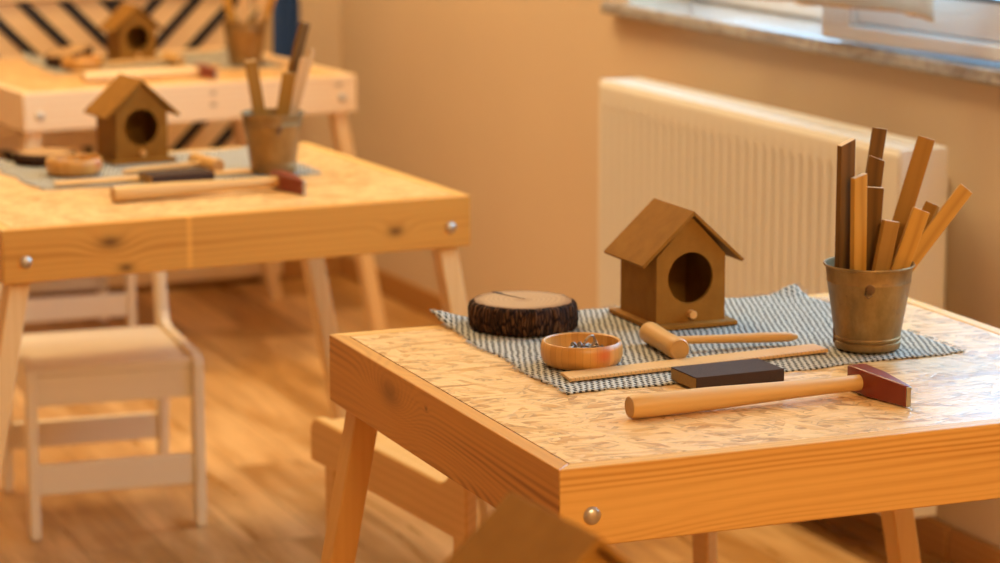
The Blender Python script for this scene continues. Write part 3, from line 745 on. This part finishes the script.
def make_bucket(label, loc, rz):
    t_ = thing('bucket', label, 'bucket', loc, rz, 'small metal buckets of slats')
    mb = MB(); mb.lathe([(.0300, .0012), (.0320, .0004), (.0345, .0020), (.0352, .0045), (.0350, .0085), (.0337, .0095), (.0340, .0105), (.0352, .0110), (.0355, .0132), (.0346, .0145), (.0352, .0160), (.0440, .0700), (.0446, .0708), (.0446, .0722), (.0442, .0730), (.0462, .0862), (.0480, .0868), (.0484, .0880), (.0478, .0892), (.0462, .0890), (.0450, .0860), (.0338, .0140), (.0315, .0030), (.001, .0028)], 64)
    mb.build('body', M['bucket'], t_, smooth=40)
    lg = MB()
    Rm = Matrix.Rotation(math.radians(-118), 4, 'Z')
    lg.lathe([(.0030, -.0008), (.0052, .0), (.0052, .0012), (.003, .0018)], 18, Rm @ Matrix.Translation((.0438, 0, .0690)) @ Matrix.Rotation(PI / 2, 4, 'Y'))
    lg.tube([Rm @ Vector((.0452, -.004, .070)), Rm @ Vector((.0462, -.0055, .064)), Rm @ Vector((.0452, -.002, .0605)), Rm @ Vector((.0444, .002, .063))], .0011, 8)
    lg.build('lug', M['lug'], t_)
    return t_
B1 = on(T1, .503, .334, .0023); B2 = on(T2, .516, .325, .0022); B3 = on(T3, .562, .262, .0022)
buc = make_bucket('dull metal bucket full of wooden slats on the nearest table', B1, 0); buc.scale = (1.0, 1.0, 1.03)
dup(buc, 'metal bucket with five slats at the right end of the middle table', B2, .4)
dup(buc, 'blurred pale metal bucket at the right of the farthest table', B3, .9)
CAMD = Vector((-.374, -.908, 0))
def stick(label, B, bot, top, w_, th, mat, yaw=0.0, slant=0.0, group='slats in the nearest bucket'):
    """a flat slat; its wide face turned towards the viewer's side of the room, then by yaw"""
    a = Vector((bot[0], bot[1], .0060)); b = Vector(top)
    z = (b - a).normalized(); yv = (-CAMD) - z * (-CAMD).dot(z); yv.normalize(); x = yv.cross(z)
    R = Matrix((x, yv, z)).transposed().to_4x4() @ Matrix.Rotation(yaw, 4, 'Z')
    L = (b - a).length
    mb = MB(); vs = []
    for zz, sl2 in ((0, 0), (L, slant)):
        for sx, sy in ((-1, -1), (1, -1), (1, 1), (-1, 1)):
            vs.append(mb.bm.verts.new((sx * w_ / 2, sy * th / 2, zz + sl2 * sx)))
    for i, f in enumerate(((3, 2, 1, 0), (4, 5, 6, 7), (0, 1, 5, 4), (1, 2, 6, 5), (2, 3, 7, 6), (3, 0, 4, 7))):
        fc = mb.bm.faces.new([vs[k] for k in f]); fc.material_index = 1 if i == 1 else 0
    o = mb.build('wooden_slat', [M[mat], M['stick_end']], None, bevel=.0007)
    o.matrix_world = Matrix.Translation(Vector(B) + a) @ R
    return tag(o, label, 'wooden slat', group)
g1 = 'slats in the nearest bucket'
stick('dark slat standing upright at the left rim of the nearest bucket', B1, (-.024, .012), (-.031, .000, .222), .0190, .0075, 'stick_dark', .55, .003)
stick('dark slat reaching highest of those standing near the left in the nearest bucket', B1, (-.012, .022), (.026, .030, .230), .0150, .0065, 'stick_dark', .1)
stick('dark slat just below and in front of the highest slat in the nearest bucket', B1, (-.010, .012), (.017, .019, .200), .0170, .0060, 'stick_dark', -.05, -.002)
stick('golden slat with a dark edge in front of the upright left slat', B1, (-.019, -.012), (-.023, -.014, .188), .0165, .0075, 'stick_gold', .50, .002)
stick('dark flat-topped slat in the middle of the nearest bucket', B1, (-.006, .000), (.005, .001, .172), .0190, .0060, 'stick_dark', -.08)
stick('shortest front slat leaning right in the nearest bucket', B1, (-.014, -.020), (.013, -.020, .139), .0185, .0070, 'stick_mid', .38)
stick('long brown slat leaning right, topmost on the right side of the nearest bucket', B1, (.010, .021), (.079, .022, .218), .0185, .0065, 'stick_mid', -.05)
stick('golden slat leaning farthest out to the right of the nearest bucket', B1, (-.028, -.005), (.110, -.010, .166), .0165, .0065, 'stick_gold', -.05)
stick('slat with a bright edge behind the short golden front slat', B1, (.006, .010), (.082, .010, .148), .0150, .0080, 'stick_mid', -.6)
stick('broad golden slat leaning right in front of the nearest bucket’s other slats', B1, (-.010, -.025), (.047, -.024, .149), .0185, .0065, 'stick_gold', .08)
g2 = 'slats in the middle bucket'
stick('brown slat leaning left alone in the middle table bucket', B2, (-.008, -.004), (-.035, -.006, .172), .0185, .0065, 'stick_mid', .3, 0, g2)
stick('short brown slat upright in the centre of the middle table bucket', B2, (-.002, -.012), (.024, -.012, .152), .0205, .0065, 'stick_mid', 0, 0, g2)
stick('tall black-edged slat at the back of the middle table bucket', B2, (-.004, .012), (.060, .018, .224), .0160, .0080, 'stick_dark', .7, 0, g2)
stick('pale slat leaning right in the middle table bucket', B2, (.010, -.006), (.052, -.006, .172), .0150, .0070, 'stick_pale', .25, 0, g2)
stick('thin pale slat behind the others at right of the middle table bucket', B2, (.014, .006), (.068, .008, .184), .0075, .0060, 'stick_pale', .5, 0, g2)
g3 = 'slats in the farthest bucket'
stick('golden slat leaning left in the farthest bucket', B3, (-.008, .004), (-.048, .004, .190), .0180, .0065, 'stick_gold', .2, 0, g3)
stick('pale upright slat in the farthest bucket', B3, (-.006, -.014), (-.008, -.012, .185), .0165, .0065, 'stick_pale', 0, 0, g3)
stick('pale slat leaning right in the farthest bucket', B3, (.000, -.004), (.058, -.004, .180), .0110, .0065, 'stick_pale', .3, 0, g3)
stick('brown slat leaning farthest right in the farthest bucket', B3, (.008, .010), (.082, .010, .185), .0185, .0065, 'stick_gold', .1, 0, g3)

# ------------------------------------------------------------------ light
wd = bpy.data.worlds.new('sky'); S.world = wd; wd.use_nodes = True
bg = wd.node_tree.nodes['Background']; bg.inputs[0].default_value = (.33, .66, 1.0, 1); bg.inputs[1].default_value = 9.0
def area(name, loc, rot, sx, sy, power, col, portal=False):
    l = bpy.data.lights.new(name, 'AREA'); l.shape = 'RECTANGLE'; l.size = sx; l.size_y = sy; l.energy = power; l.color = col
    if portal: l.cycles.is_portal = True
    o = bpy.data.objects.new(name, l); COL.objects.link(o); o.location = loc; o.rotation_euler = rot; return o
# daylight opening
pc = WR @ Vector((.225, (oy0 + oy1) / 2, (.781 + oz1) / 2))
area('window_portal', pc, (0, -PI / 2 * -1, WA), oz1 - .781, oy1 - oy0, 1, (1, 1, 1), True)
WARM = (1.0, .755, .40)
for x, y, sx, sy, e in ((.10, -2.9, 1.3, .9, 92), (.10, 1.7, 1.0, .6, 28), (.20, 3.0, 1.0, .6, 38)):
    area('ceiling_lamp', (x, y, ZC - .03), (0, 0, 0), sx, sy, e, WARM)

# ------------------------------------------------------------------ camera
cam = bpy.data.cameras.new('camera'); co_ = bpy.data.objects.new('camera', cam); COL.objects.link(co_)
yaw, pitch, roll = .3905, -.1882, -.0007
fw = Vector((math.sin(yaw) * math.cos(pitch), math.cos(yaw) * math.cos(pitch), math.sin(pitch))); rt_ = Vector((math.cos(yaw), -math.sin(yaw), 0)); up_ = rt_.cross(fw)
co_.matrix_world = Matrix.Translation((-.9277, -2.1166, 1.1791)) @ Matrix((rt_, up_, -fw)).transposed().to_4x4()
cam.sensor_width = 36; cam.lens = 2.7042 * 36; cam.clip_start = .05; cam.clip_end = 50
cam.dof.use_dof = True; cam.dof.focus_distance = 2.62; cam.dof.aperture_fstop = 5.6
S.camera = co_
vs_ = S.view_settings; vs_.view_transform = 'Standard'; vs_.look = 'None'; vs_.gamma = 1.0; vs_.use_curve_mapping = False; vs_.exposure = -.04
S.cycles.max_bounces = 8; S.cycles.diffuse_bounces = 4
